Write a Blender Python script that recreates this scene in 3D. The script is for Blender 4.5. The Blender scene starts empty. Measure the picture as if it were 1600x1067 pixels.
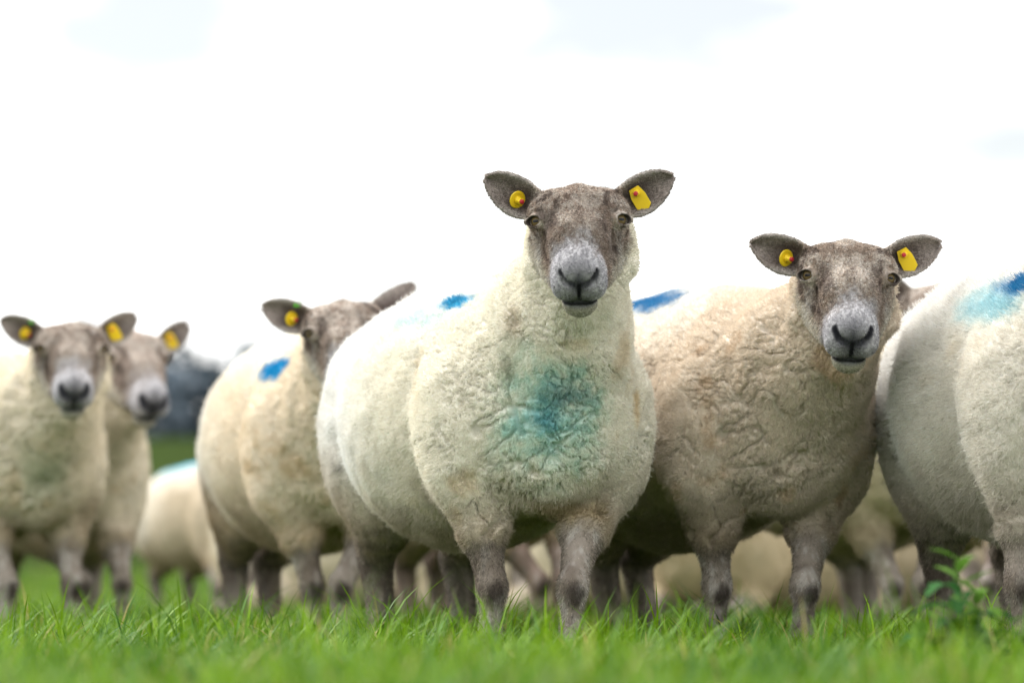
import bpy, math
import numpy as np
from mathutils import Vector, Matrix

scene = bpy.context.scene
col = scene.collection
F32 = np.float32
rng = np.random.default_rng(7)

# ------------------------------------------------------------------ camera
FPX = 6000.0                 # focal length in pixels of the 1600 px wide photograph
CAM_H = 0.17                 # the camera lies almost in the grass
PITCH = math.atan((900 - 533.5) / FPX)
cam_d = bpy.data.cameras.new('camera')
cam_d.lens = FPX / 1600 * 36
cam_d.sensor_width = 36
cam_d.clip_start = 0.05
cam_d.clip_end = 3000
cam_d.dof.use_dof = True
cam_d.dof.focus_distance = 7.42
cam_d.dof.aperture_fstop = 2.7
cam_d.dof.aperture_blades = 0
cam = bpy.data.objects.new('camera', cam_d)
col.objects.link(cam)
cam.location = (0, 0, CAM_H)
cam.rotation_euler = (math.pi / 2 + PITCH, 0, 0)
scene.camera = cam

# ------------------------------------------------------------------ world: bright overcast sky
SUN_EL, SUN_AZ = math.radians(42), math.radians(-48)      # behind the flock, a little to the right
world = bpy.data.worlds.new('World')
scene.world = world
world.use_nodes = True
nt = world.node_tree
nt.nodes.clear()
def wn(t, **k):
    n = nt.nodes.new(t)
    for a, b in k.items(): setattr(n, a, b)
    return n
w_out = wn('ShaderNodeOutputWorld')
w_bg = wn('ShaderNodeBackground')
w_sky = wn('ShaderNodeTexSky', sky_type='NISHITA', sun_disc=False, sun_elevation=SUN_EL, sun_rotation=SUN_AZ)
w_sc = wn('ShaderNodeVectorMath', operation='SCALE'); w_sc.inputs['Scale'].default_value = 0.02
w_tc = wn('ShaderNodeTexCoord')
w_map = wn('ShaderNodeMapping'); w_map.inputs['Scale'].default_value = (3.0, 3.0, 9.0); w_map.inputs['Location'].default_value = (2.92, 8.1, 1.2)
w_no = wn('ShaderNodeTexNoise'); w_no.inputs['Scale'].default_value = 2.6; w_no.inputs['Detail'].default_value = 5; w_no.inputs['Roughness'].default_value = .5
w_rmp = wn('ShaderNodeMapRange'); w_rmp.inputs['From Min'].default_value = .36; w_rmp.inputs['From Max'].default_value = .62
w_rmp.inputs['To Min'].default_value = .27; w_rmp.inputs['To Max'].default_value = 1.0
w_cl = wn('ShaderNodeMix', data_type='RGBA')
w_cl.inputs['B'].default_value = (.80, .795, .785, 1)
nt.links.new(w_tc.outputs['Generated'], w_map.inputs['Vector'])
nt.links.new(w_map.outputs[0], w_no.inputs['Vector'])
nt.links.new(w_no.outputs['Fac'], w_rmp.inputs['Value'])
nt.links.new(w_sky.outputs[0], w_sc.inputs[0])
nt.links.new(w_sc.outputs[0], w_cl.inputs['A'])
nt.links.new(w_rmp.outputs[0], w_cl.inputs['Factor'])
nt.links.new(w_cl.outputs['Result'], w_bg.inputs['Color'])
w_bg.inputs['Strength'].default_value = 1.0
nt.links.new(w_bg.outputs[0], w_out.inputs['Surface'])

sun_d = bpy.data.lights.new('sun', 'SUN')
sun_d.energy = 1.5
sun_d.angle = math.radians(35)
sun_d.color = (1, .97, .92)
sun = bpy.data.objects.new('sun', sun_d)
col.objects.link(sun)
sv = Vector((math.sin(SUN_AZ) * math.cos(SUN_EL), math.cos(SUN_AZ) * math.cos(SUN_EL), math.sin(SUN_EL)))
sun.rotation_euler = (-sv).to_track_quat('-Z', 'Y').to_euler()
sun.location = (0, 20, 20)

scene.view_settings.view_transform = 'Standard'
scene.view_settings.look = 'None'
scene.view_settings.exposure = 1.68
scene.view_settings.gamma = 1
scene.cycles.use_denoising = True
scene.cycles.max_bounces = 6
scene.cycles.diffuse_bounces = 4
scene.cycles.transmission_bounces = 4
scene.cycles.use_adaptive_sampling = False

def at(px, py, d):
    """a point seen at pixel (px, py) of the photograph, d metres down the lens axis"""
    x = (px - 800) / FPX * d
    v = (533.5 - py) / FPX * d
    cp, sp = math.cos(PITCH), math.sin(PITCH)
    return np.array([x, d * cp - v * sp, CAM_H + d * sp + v * cp])

# ------------------------------------------------------------------ noise in numpy
def _hash(ix, iy, iz, seed=0):
    h = (ix.astype(np.uint32) * np.uint32(374761393) + iy.astype(np.uint32) * np.uint32(668265263)
         + iz.astype(np.uint32) * np.uint32(2147483647) + np.uint32((seed * 974634777) & 0xffffffff))
    h = (h ^ (h >> np.uint32(13))) * np.uint32(1274126177)
    h = (h ^ (h >> np.uint32(16))) * np.uint32(2246822519)
    return h ^ (h >> np.uint32(15))
def _u(h):
    return (h & np.uint32(0xffffff)).astype(F32) / F32(0xffffff)
def vnoise(P, scale, seed=0):
    """smooth value noise, -1..1"""
    p = (P * scale).astype(F32)
    i = np.floor(p).astype(np.int32); f = p - i
    f = f * f * f * (f * (f * 6 - 15) + 10)
    r = 0
    for dx in (0, 1):
        wx = f[:, 0] if dx else 1 - f[:, 0]
        for dy in (0, 1):
            wy = f[:, 1] if dy else 1 - f[:, 1]
            for dz in (0, 1):
                wz = f[:, 2] if dz else 1 - f[:, 2]
                r = r + wx * wy * wz * _u(_hash(i[:, 0] + dx, i[:, 1] + dy, i[:, 2] + dz, seed))
    return r * 2 - 1
def fbm(P, scale, seed=0, oct=3, gain=.5):
    r, a, t = 0, 1.0, 0
    for o in range(oct):
        r = r + a * vnoise(P, scale * 2 ** o, seed + o * 17); t += a; a *= gain
    return r / t
def voronoi(P, scale, seed=0):
    """F1, F2 and nearest cell centre (in the coordinates of P)"""
    p = (P * scale).astype(F32)
    i = np.floor(p).astype(np.int32)
    f1 = np.full(len(p), 9, F32); f2 = f1.copy(); c = np.zeros_like(p)
    for dx in (-1, 0, 1):
        for dy in (-1, 0, 1):
            for dz in (-1, 0, 1):
                a, b, e = i[:, 0] + dx, i[:, 1] + dy, i[:, 2] + dz
                h = _hash(a, b, e, seed)
                q = np.stack([a + _u(h), b + _u(h * np.uint32(2654435761) ^ (h >> np.uint32(7))), e + _u(h * np.uint32(40503) + np.uint32(97))], 1)
                d = np.sqrt(((q - p) ** 2).sum(1))
                n = d < f1
                f2 = np.where(n, f1, np.minimum(f2, d)); f1 = np.where(n, d, f1)
                c[n] = q[n]
    return f1, f2, c / scale
def sstep(a, b, x):
    t = np.clip((x - a) / (b - a), 0, 1)
    return t * t * (3 - 2 * t)
def mixc(a, b, t):
    return a + (np.asarray(b, F32) - a) * t[:, None]

# ------------------------------------------------------------------ materials
def mat(name):
    m = bpy.data.materials.new(name); m.use_nodes = True
    n = m.node_tree; n.nodes.clear()
    return m, n
def bsdf_mat(name, color, rough=.6, **kw):
    m, n = mat(name)
    o = n.nodes.new('ShaderNodeOutputMaterial'); b = n.nodes.new('ShaderNodeBsdfPrincipled')
    b.inputs['Base Color'].default_value = (*color, 1); b.inputs['Roughness'].default_value = rough
    for k, v in kw.items(): b.inputs[k].default_value = v
    n.links.new(b.outputs[0], o.inputs[0])
    return m, n, b
def attr_mat(name, rough=.85, spec=.2, trans=0.0, bump=None):
    """colour from the 'col' attribute, with an optional share of translucency"""
    m, n = mat(name)
    o = n.nodes.new('ShaderNodeOutputMaterial'); b = n.nodes.new('ShaderNodeBsdfPrincipled')
    a = n.nodes.new('ShaderNodeAttribute'); a.attribute_name = 'col'
    b.inputs['Roughness'].default_value = rough; b.inputs['Specular IOR Level'].default_value = spec
    n.links.new(a.outputs['Color'], b.inputs['Base Color'])
    if bump:
        t = n.nodes.new('ShaderNodeTexNoise'); t.inputs['Scale'].default_value = bump[0]; t.inputs['Detail'].default_value = 4
        tc = n.nodes.new('ShaderNodeTexCoord'); n.links.new(tc.outputs['Object'], t.inputs['Vector'])
        bp = n.nodes.new('ShaderNodeBump'); bp.inputs['Distance'].default_value = bump[1]
        n.links.new(t.outputs['Fac'], bp.inputs['Height']); n.links.new(bp.outputs[0], b.inputs['Normal'])
    if trans:
        tr = n.nodes.new('ShaderNodeBsdfTranslucent'); n.links.new(a.outputs['Color'], tr.inputs['Color'])
        mx = n.nodes.new('ShaderNodeMixShader'); mx.inputs[0].default_value = trans
        n.links.new(b.outputs[0], mx.inputs[1]); n.links.new(tr.outputs[0], mx.inputs[2]); n.links.new(mx.outputs[0], o.inputs[0])
    else:
        n.links.new(b.outputs[0], o.inputs[0])
    return m
M_BODY = attr_mat('sheep_skin_and_wool', .85, .15, 0, (260, .002))
M_HAIR = attr_mat('sheep_hair', .75, .12, .22)
M_GRASS = attr_mat('grass_blades', .5, .15, .24)
M_LEAF = attr_mat('weed_leaves', .7, .08, .3)
M_WOOD = attr_mat('far_foliage', .7, .1, .15)
M_TAG = bsdf_mat('yellow_tag_plastic', (.80, .56, .015), .35)[0]
M_TAGRED = bsdf_mat('red_tag_plastic', (.45, .02, .03), .4)[0]
M_TAGGREEN = bsdf_mat('green_tag_plastic', (.10, .42, .03), .4)[0]

# eye: amber iris with a wide horizontal pupil, eye looks along local -Y
def eye_material():
    m, n = mat('sheep_eye')
    L = n.links.new
    o = n.nodes.new('ShaderNodeOutputMaterial'); b = n.nodes.new('ShaderNodeBsdfPrincipled')
    b.inputs['Roughness'].default_value = .16; b.inputs['Specular IOR Level'].default_value = .25
    tc = n.nodes.new('ShaderNodeTexCoord'); sp = n.nodes.new('ShaderNodeSeparateXYZ'); L(tc.outputs['Object'], sp.inputs[0])
    def math_(op, a, bb):
        k = n.nodes.new('ShaderNodeMath'); k.operation = op
        for i, v in enumerate((a, bb)):
            if hasattr(v, 'links'): L(v, k.inputs[i])
            else: k.inputs[i].default_value = v
        return k.outputs[0]
    r2 = math_('ADD', math_('POWER', sp.outputs['X'], 2), math_('POWER', sp.outputs['Z'], 2))
    pu = math_('ADD', math_('POWER', math_('DIVIDE', sp.outputs['X'], .0062), 4), math_('POWER', math_('DIVIDE', sp.outputs['Z'], .0026), 2))
    ir = math_('LESS_THAN', r2, .0112 ** 2); pp = math_('LESS_THAN', pu, 1.0)
    no = n.nodes.new('ShaderNodeTexNoise'); no.inputs['Scale'].default_value = 400; L(tc.outputs['Object'], no.inputs['Vector'])
    ramp = n.nodes.new('ShaderNodeMix'); ramp.data_type = 'RGBA'; L(no.outputs['Fac'], ramp.inputs['Factor'])
    ramp.inputs['A'].default_value = (.075, .05, .022, 1); ramp.inputs['B'].default_value = (.20, .145, .06, 1)
    m1 = n.nodes.new('ShaderNodeMix'); m1.data_type = 'RGBA'; L(ir, m1.inputs['Factor'])
    m1.inputs['A'].default_value = (.03, .022, .018, 1); L(ramp.outputs['Result'], m1.inputs['B'])
    m2 = n.nodes.new('ShaderNodeMix'); m2.data_type = 'RGBA'; L(pp, m2.inputs['Factor'])
    L(m1.outputs['Result'], m2.inputs['A']); m2.inputs['B'].default_value = (.006, .006, .008, 1)
    L(m2.outputs['Result'], b.inputs['Base Color']); L(b.outputs[0], o.inputs[0])
    return m
M_EYE = eye_material()

# ------------------------------------------------------------------ mesh helpers
def mesh_np(name, V, faces_flat, loop_start, material, colors=None, smooth=True):
    me = bpy.data.meshes.new(name)
    V = np.ascontiguousarray(V, F32); nf = len(loop_start)
    me.vertices.add(len(V)); me.vertices.foreach_set('co', V.ravel())
    me.loops.add(len(faces_flat)); me.loops.foreach_set('vertex_index', np.ascontiguousarray(faces_flat, np.int32))
    me.polygons.add(nf); me.polygons.foreach_set('loop_start', np.ascontiguousarray(loop_start, np.int32))
    if smooth: me.polygons.foreach_set('use_smooth', np.ones(nf, bool))
    if colors is not None:
        a = me.color_attributes.new('col', 'FLOAT_COLOR', 'POINT')
        c = np.ones((len(V), 4), F32); c[:, :3] = colors
        a.data.foreach_set('color', c.ravel())
    me.update(calc_edges=True)
    me.materials.append(material)
    return me
def quads(name, V, Q, material, colors=None, smooth=True):
    Q = np.asarray(Q, np.int32)
    return mesh_np(name, V, Q.ravel(), np.arange(len(Q)) * Q.shape[1], material, colors, smooth)
def link(name, data, parent=None, **props):
    o = bpy.data.objects.new(name, data); col.objects.link(o)
    if parent is not None: o.parent = parent
    for k, v in props.items(): o[k] = v
    return o

# ------------------------------------------------------------------ implicit surfaces
def smin(a, b, k):
    h = np.clip(.5 + .5 * (b - a) / k, 0, 1)
    return b + (a - b) * h - k * h * (1 - h)
def smax(a, b, k): return -smin(-a, -b, k)
def nrm(q): return np.sqrt(np.einsum('ij,ij->i', q, q))
def ell(P, c, r):
    r = np.asarray(r, F32); q = (P - np.asarray(c, F32)) / r
    k0 = nrm(q) + F32(1e-6); q /= r; k1 = nrm(q) + F32(1e-6)
    return k0 * (k0 - 1) / k1
from concurrent.futures import ThreadPoolExecutor
POOL = ThreadPoolExecutor(4)
def par(f, P, n=60000):
    r = list(POOL.map(f, [P[i:i + n] for i in range(0, len(P), n)]))
    return tuple(np.concatenate(x) for x in zip(*r)) if isinstance(r[0], tuple) else np.concatenate(r)
def cone(P, a, b, r1, r2):
    a = np.asarray(a, F32); b = np.asarray(b, F32); ab = b - a
    q = P - a
    t = np.clip(q @ (ab / F32(ab @ ab + 1e-12)), 0, 1)
    q -= t[:, None] * ab
    return nrm(q) - (F32(r1) + F32(r2 - r1) * t)
def chain(P, pts, rads, k=.012):
    d = None
    for i in range(len(pts) - 1):
        e = cone(P, pts[i], pts[i + 1], rads[i], rads[i + 1])
        d = e if d is None else smin(d, e, k)
    return d

def surface_nets(f, axes, B=5):
    """zero surface of f on a rectilinear grid with its own spacing on each axis; only blocks near the surface are sampled"""
    nx, ny, nz = (len(a) for a in axes)
    D = np.full((nx, ny, nz), 1.0, F32)
    bi = [np.arange(0, len(a), B) for a in axes]
    ctr = [np.array([(a[s] + a[min(s + B, len(a)) - 1]) / 2 for s in b]) for a, b in zip(axes, bi)]
    hs = [np.array([(a[min(s + B, len(a) - 1)] - a[s]) / 2 for s in b]) for a, b in zip(axes, bi)]
    G = np.stack(np.meshgrid(*ctr, indexing='ij'), -1).reshape(-1, 3).astype(F32)
    H = np.stack(np.meshgrid(*hs, indexing='ij'), -1).reshape(-1, 3)
    dc = par(f, G)
    rad = np.sqrt((H ** 2).sum(1)) * 1.35 + .004
    shape = tuple(len(b) for b in bi)
    near = (np.abs(dc) < rad).reshape(shape); sign = np.where(dc < 0, -1.0, 1.0).reshape(shape).astype(F32)
    D = np.repeat(np.repeat(np.repeat(sign, B, 0), B, 1), B, 2)[:nx, :ny, :nz].copy()
    fine = np.repeat(np.repeat(np.repeat(near, B, 0), B, 1), B, 2)[:nx, :ny, :nz]
    I = np.argwhere(fine)
    P = np.stack([axes[k][I[:, k]] for k in range(3)], 1).astype(F32)
    vals = par(f, P)
    D[fine] = vals
    D[0], D[-1], D[:, 0], D[:, -1], D[:, :, 0], D[:, :, -1] = 1, 1, 1, 1, 1, 1
    s = D < 0
    c = s[:-1, :-1, :-1].astype(np.int8)
    for dx, dy, dz in ((1,0,0),(0,1,0),(0,0,1),(1,1,0),(1,0,1),(0,1,1),(1,1,1)):
        c = c + s[dx:nx - 1 + dx, dy:ny - 1 + dy, dz:nz - 1 + dz]
    A = np.argwhere((c > 0) & (c < 8))
    idx = np.full((nx - 1, ny - 1, nz - 1), -1, np.int32)
    idx[A[:, 0], A[:, 1], A[:, 2]] = np.arange(len(A))
    corners = np.array([(i, j, k) for i in (0, 1) for j in (0, 1) for k in (0, 1)])
    val = np.stack([D[A[:, 0] + o[0], A[:, 1] + o[1], A[:, 2] + o[2]] for o in corners], 1)
    acc = np.zeros((len(A), 3), F32); cnt = np.zeros(len(A), F32)
    for a in range(8):
        for b in range(a + 1, 8):
            if np.abs(corners[a] - corners[b]).sum() != 1: continue
            va, vb = val[:, a], val[:, b]
            x = (va < 0) != (vb < 0)
            t = np.where(x, va / np.where(x, va - vb, 1), 0)
            p = corners[a] + t[:, None] * (corners[b] - corners[a])
            acc += np.where(x[:, None], p, 0); cnt += x
    V = A + acc / cnt[:, None]
    V = np.stack([np.interp(V[:, k], np.arange(len(axes[k])), axes[k]) for k in range(3)], 1).astype(F32)
    Q = []
    for ax in range(3):
        sl0 = [slice(None)] * 3; sl1 = [slice(None)] * 3
        sl0[ax] = slice(0, -1); sl1[ax] = slice(1, None)
        e = np.argwhere(s[tuple(sl0)] != s[tuple(sl1)])
        u, v = (ax + 1) % 3, (ax + 2) % 3
        e = e[(e[:, u] > 0) & (e[:, v] > 0) & (e[:, u] < D.shape[u] - 1) & (e[:, v] < D.shape[v] - 1)]
        def cell(du, dv):
            q = e.copy(); q[:, u] -= du; q[:, v] -= dv
            return idx[q[:, 0], q[:, 1], q[:, 2]]
        q = np.stack([cell(1, 1), cell(0, 1), cell(0, 0), cell(1, 0)], 1)
        flip = ~s[e[:, 0], e[:, 1], e[:, 2]]
        q[flip] = q[flip][:, ::-1]
        Q.append(q)
    Q = np.concatenate(Q)
    return V, Q[(Q >= 0).all(1)]

def vertex_normals(V, Q):
    n = np.cross(V[Q[:, 2]] - V[Q[:, 0]], V[Q[:, 3]] - V[Q[:, 1]])
    N = np.stack([sum(np.bincount(Q[:, c], n[:, k], len(V)) for c in range(4)) for k in range(3)], 1)
    return (N / (np.linalg.norm(N, axis=1, keepdims=True) + 1e-12)).astype(F32)
def smooth_mesh(V, Q, it=2, a=.5):
    E = np.concatenate([Q[:, [0, 1]], Q[:, [1, 2]], Q[:, [2, 3]], Q[:, [3, 0]]]); cnt = np.bincount(E[:, 0], minlength=len(V))[:, None]
    for f in (a, -a * .95) * it:
        S = np.stack([np.bincount(E[:, 0], V[E[:, 1], k], len(V)) for k in range(3)], 1)
        V = V + f * (S / np.maximum(cnt, 1) - V)
    return V.astype(F32)

# ------------------------------------------------------------------ a sheep
def rotz(a):
    c, s = math.cos(a), math.sin(a)
    return np.array([[c, -s, 0], [s, c, 0], [0, 0, 1]])

EYE_C = np.array([.076, .053, .034])
_e2 = np.array([0, -.59, .81]); _g = np.array([.60, .648, .472]); _g /= np.linalg.norm(_g); _e1 = np.cross(_g, _e2); _e1 /= np.linalg.norm(_e1); _e2 = np.cross(_e1, _g)
EYE = (EYE_C, _g, _e1, _e2)
_up = [(-.95, .0), (-.45, .42), (.20, .44), (.95, .02)]; _lw = [(-.95, .0), (-.35, -.46), (.35, -.48), (.95, .02)]
LIDS = list(zip(_up[:-1], _up[1:])) + list(zip(_lw[:-1], _lw[1:]))
EAR_T = np.linspace(0, 1, 21)
EAR_W = np.interp(EAR_T, [0, .12, .3, .5, .7, .85, .95, 1], [.019, .027, .034, .035, .030, .021, .011, .004])

class Sheep:
    def __init__(s, origin, yaw, size=1.0, head=None, head_yaw=0.0, head_pitch=36, head_roll=0.0, legs=None, ears=(24, 24), wide=1.0, head_size=1.0, face=.87, lying=False, ear_turn=(0, 0)):
        s.lying = lying; s.ear_turn = ear_turn
        s.face = face
        s.o = np.array([origin[0], origin[1], 0.0]); s.yaw = math.radians(yaw); s.size = size
        s.R = rotz(s.yaw); s.wide = wide; s.hs = head_size
        hl = s.R.T @ (np.asarray(head) - s.o) / size + np.array([0, 0, .2 if lying else 0])       # head centre in the sheep's own frame
        s.hc = hl
        s.hy = math.radians(head_yaw) - s.yaw               # head_yaw is given in the world
        Rl = rotz(s.hy)                                     # level head frame: x right, -y forward
        rl = math.radians(head_roll)
        Rr = np.array([[math.cos(rl), 0, math.sin(rl)], [0, 1, 0], [-math.sin(rl), 0, math.cos(rl)]])
        Rl = Rl @ Rr
        s.Rl = Rl
        p = math.radians(head_pitch)
        X = Rl @ np.array([1, 0, 0]); Fd = Rl @ np.array([0, -math.cos(p), -math.sin(p)]); U = Rl @ np.array([0, -math.sin(p), math.cos(p)])
        s.Rh = np.stack([X, Fd, U], 1) * 1.0                # columns: lateral, along the face, out of the face
        s.legs = legs or {}
        s.ears = ears
        L = dict(fl=(-.10, -.36), fr=(.10, -.36), hl=(-.13, .46), hr=(.13, .46)); 
        for k, v in s.legs.items():
            g = s.R.T @ (np.array([(v[0] - 800) / FPX * v[1], v[1], 0]) - s.o) / size     # column of the photograph and distance
            L[k] = (float(np.clip(g[0], -.24, .24)), float(np.clip(g[1], -.50, -.20) if k[0] == 'f' else np.clip(g[1], .30, .60)))
        s.L = L
    def tohead(s, P):
        h = (P - s.hc.astype(F32)) @ (s.Rh / s.hs).astype(F32)
        h[:, 1] *= F32(1 / s.face)
        h[:, 2] -= F32(.015) * sstep(F32(.11), F32(.22), h[:, 1])      # the nose carries the muzzle a little high
        return h
    def fromhead(s, q): return s.hc + s.Rh @ (np.asarray(q, float) * np.array([1, s.face, 1]) * s.hs)
    # --- head, in (lateral, along, out) coordinates
    def d_head(s, P):
        h = s.tohead(P); a = h.copy(); a[:, 0] = np.abs(a[:, 0])
        d = ell(h, (0, -.005, -.008), (.084, .090, .070))
        d = smin(d, ell(a, (.050, -.004, .026), (.041, .058, .036)), .03)            # broad forehead
        d = smin(d, ell(h, (0, -.035, .034), (.026, .04, .032)), .015)                 # poll
        d = smin(d, ell(a, (.058, .030, .036), (.033, .044, .026)), .025)             # brow
        d = smin(d, cone(h, (0, .03, .016), (0, .12, .022), .062, .050), .04)         # bridge
        d = smin(d, cone(h, (0, .12, .022), (0, .205, -.006), .050, .042), .03)
        d = smin(d, cone(a, (.050, .0, -.052), (.022, .16, -.040), .046, .034), .03)  # jaw and cheek
        d = smin(d, ell(h, (0, .207, -.022), (.0495, .042, .045)), .025)               # muzzle
        d = smin(d, ell(a, (.023, .229, -.030), (.029, .028, .030)), .012)            # upper lip
        d = smin(d, ell(h, (0, .236, .002), (.034, .020, .020)), .014)                # nose pad
        dm = ell(h, (0, .204, -.082), (.033, .036, .026))                             # chin
        d = smin(d, dm, .018)
        E, g, e1, e2 = EYE
        for (x0, y0), (x1, y1) in LIDS:
            p0 = E + (g * .80 + e1 * x0 + e2 * y0) * .0178; p1 = E + (g * .80 + e1 * x1 + e2 * y1) * .0178
            d = smin(d, cone(a, p0, p1, .0048, .0048), .008)
        q = (a - E.astype(F32)) @ np.stack([g, e1, e2], 1).astype(F32)
        d = smax(d, -ell(q, (.016, 0, -.0005), (.016, .0160, .0094)), .003)          # eye opening
        d = smax(d, -cone(a, (.062, .082, .024), (.055, .104, .012), .006, .003), .012) # tear pit
        # nostrils, lip cleft and mouth
        d = smax(d, -cone(a, (.010, .260, -.016), (.027, .255, -.010), .0050, .0062), .005)
        d = smax(d, -cone(a, (.026, .254, -.010), (.037, .240, .008), .0062, .0040), .005)
        d = smax(d, -cone(h, (0, .262, -.018), (0, .254, -.066), .0070, .0044), .005)
        d = smax(d, -cone(a, (0, .256, -.067), (.028, .241, -.071), .0050, .0050), .005)
        d = smax(d, -cone(a, (.028, .241, -.071), (.046, .208, -.079), .0050, .0040), .005)
        return d * s.hs
    def ear_frame(s, side):
        al = math.radians(s.ears[0 if side < 0 else 1])
        b = s.hc + s.Rh @ (np.array([side * .070, -.018, .032]) * s.hs)
        ax = s.Rl @ np.array([side * math.cos(al), .12, math.sin(al)]); ax /= np.linalg.norm(ax)
        n = s.Rl @ np.array([side * .10, -1, -.12]); n -= ax * (n @ ax); n /= np.linalg.norm(n)
        tu = math.radians(s.ear_turn[0 if side < 0 else 1])
        n = n * math.cos(tu) + np.cross(ax, n) * math.sin(tu)
        t = np.cross(n, ax) * side
        return b, ax, t, n
    def d_ear(s, P, side):
        b, ax, t, n = s.ear_frame(side)
        q = ((P - b.astype(F32)) / s.hs).astype(F32)
        u, v, w = q @ ax.astype(F32), q @ t.astype(F32), q @ n.astype(F32)
        L = .122
        k = np.clip(u / L, 0, 1)
        W = np.interp(k, EAR_T, EAR_W).astype(F32)
        vv = v - .014 * k * k + .003
        r = np.clip(vv / W, -1, 1)
        w0 = -.030 * (1 - r * r) * (1 - .55 * k) + .012 - .012 * k
        dx = np.maximum(np.abs(vv) - W, 0); du = np.maximum(u - L, 0) + np.maximum(-u, 0)
        return (np.sqrt(dx * dx + du * du + (w - w0) ** 2) - .0046) * .8 * s.hs
    # --- bare legs
    def leg_paths(s):
        out = []
        for k, (x, y) in s.L.items():
            sx = -1 if k[1] == 'l' else 1
            if s.lying:                                   # legs folded under the body, the ground is at z = .2
                if k[0] == 'f': out.append((k, [(sx * .13, -.29, .37), (sx * .15, -.34, .29), (sx * .13, -.47, .245), (sx * .12, -.35, .228), (sx * .12, -.30, .226)], [.066, .040, .0275, .020, .024]))
                else: out.append((k, [(sx * .12, .36, .42), (sx * .20, .22, .30), (sx * .22, .44, .245), (sx * .21, .27, .230), (sx * .21, .22, .228)], [.09, .066, .035, .0265, .024]))
                continue
            if k[0] == 'f':
                top = (sx * .130, -.29, .37)
                kn = (x, y - .005, .150)
                out.append((k, [top, (.45 * top[0] + .55 * kn[0], .45 * top[1] + .55 * kn[1] , .255), kn, (x, y + .004, .062), (x, y - .012, .018)], [.064, .037, .0245, .0185, .025]))
            else:
                top = (sx * .12, .36, .42)
                st = (sx * .06 + x * .5, .37, .31)
                hk = (x, y + .06, .215)
                out.append((k, [top, st, hk, (x, y + .012, .066), (x, y - .005, .018)], [.09, .066, .035, .0265, .029]))
        return out
    def d_legs(s, P):
        d = None
        for k, pts, r in s.leg_paths():
            e = chain(P, pts, r, .02)
            if k[0] == 'f': e = smin(e, ell(P, pts[2], (.0258, .029, .038)), .012)
            e = smin(e, ell(P, np.array(pts[4]) + (0, -.006, -.002), (.034, .042, .024)), .008)
            d = e if d is None else np.minimum(d, e)
        return d
    # --- everything under wool
    def d_wool(s, P):
        w = s.wide
        a = P.copy(); a[:, 0] = np.abs(a[:, 0])
        d = ell(P, (0, -.16, .535), (.225 * w, .30, .245))
        d = smin(d, ell(P, (0, .08, .505), (.268 * w, .36, .280)), .07)
        d = smin(d, ell(P, (0, .36, .550), (.205 * w, .24, .210)), .06)
        d = smin(d, ell(a, (.130 * w, .395, .485), (.094, .158, .205)), .020)             # haunch
        d = smin(d, ell(P, (0, -.36, .488), (.175 * w, .160, .196)), .05)                # breast
        d = smin(d, ell(a, (.148 * w, -.29, .480), (.096, .130, .170)), .030)            # shoulder
        for k, pts, r in s.leg_paths():
            if k[0] == 'h':
                d = smin(d, cone(P, pts[1], np.array(pts[1]) * .35 + np.array(pts[2]) * .65, .074, .042), .04)
            else:
                d = smin(d, cone(P, pts[0], np.array(pts[0]) * .15 + np.array(pts[1]) * .85, .088, .054), .04)
        hc = s.hc; hs = s.hs
        def hp(x, y, z): return hc + s.Rl @ (np.array([x, y, z]) * hs)
        nb = hp(0, .075, -.060); th = hp(0, .015, -.120)
        nr = np.array([0, -.29, .55]); mid = nr * .5 + nb * .5 + np.array([0, -.005, -.005])
        d = smin(d, cone(P, nr, mid, .190, .138), .06)
        d = smin(d, cone(P, mid, nb, .138, .092), .04)
        d = smin(d, cone(P, nr + (0, -.07, -.03), th, .165, .060), .05)
        q = (P - hc.astype(F32)) @ s.Rl.astype(F32) / F32(hs); q[:, 0] = np.abs(q[:, 0])
        d = smin(d, np.minimum(cone(q, (.080, .062, -.005), (.082, .040, -.080), .022, .028), cone(q, (.082, .040, -.080), (.0, .0, -.165), .028, .036)) * hs, .016)   # roll of wool behind the jaw
        d = smin(d, ell(P, (0, .575, .55), (.05, .045, .10)), .04)                       # docked tail
        return d
    def d_all(s, P):
        w = s.d_wool(P) + F32(.004) * vnoise(P, 22, 5)
        d = w
        lo = P[:, 2] < .52
        if lo.any():
            d = d.copy(); d[lo] = smin(w[lo], s.d_legs(P[lo]), .022)
        q = P - s.hc.astype(F32); nh = nrm(q) < .36 * s.hs
        if nh.any():
            p = P[nh]
            h = s.d_head(p)
            h = smin(h, np.minimum(s.d_ear(p, -1), s.d_ear(p, 1)), .010)
            d = d.copy(); d[nh] = smin(d[nh], h, .010)
        return d

def grid_lines(lo, hi, flo, fhi, fine, coarse):
    """grid lines: fine between flo and fhi, coarse elsewhere"""
    n0 = max(2, int(round((flo - lo) / coarse))); n1 = max(2, int(round((fhi - flo) / fine))); n2 = max(2, int(round((hi - fhi) / coarse)))
    return np.concatenate([np.linspace(lo, flo, n0, endpoint=False), np.linspace(flo, fhi, n1, endpoint=False), np.linspace(fhi, hi, n2)]).astype(F32)

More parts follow.
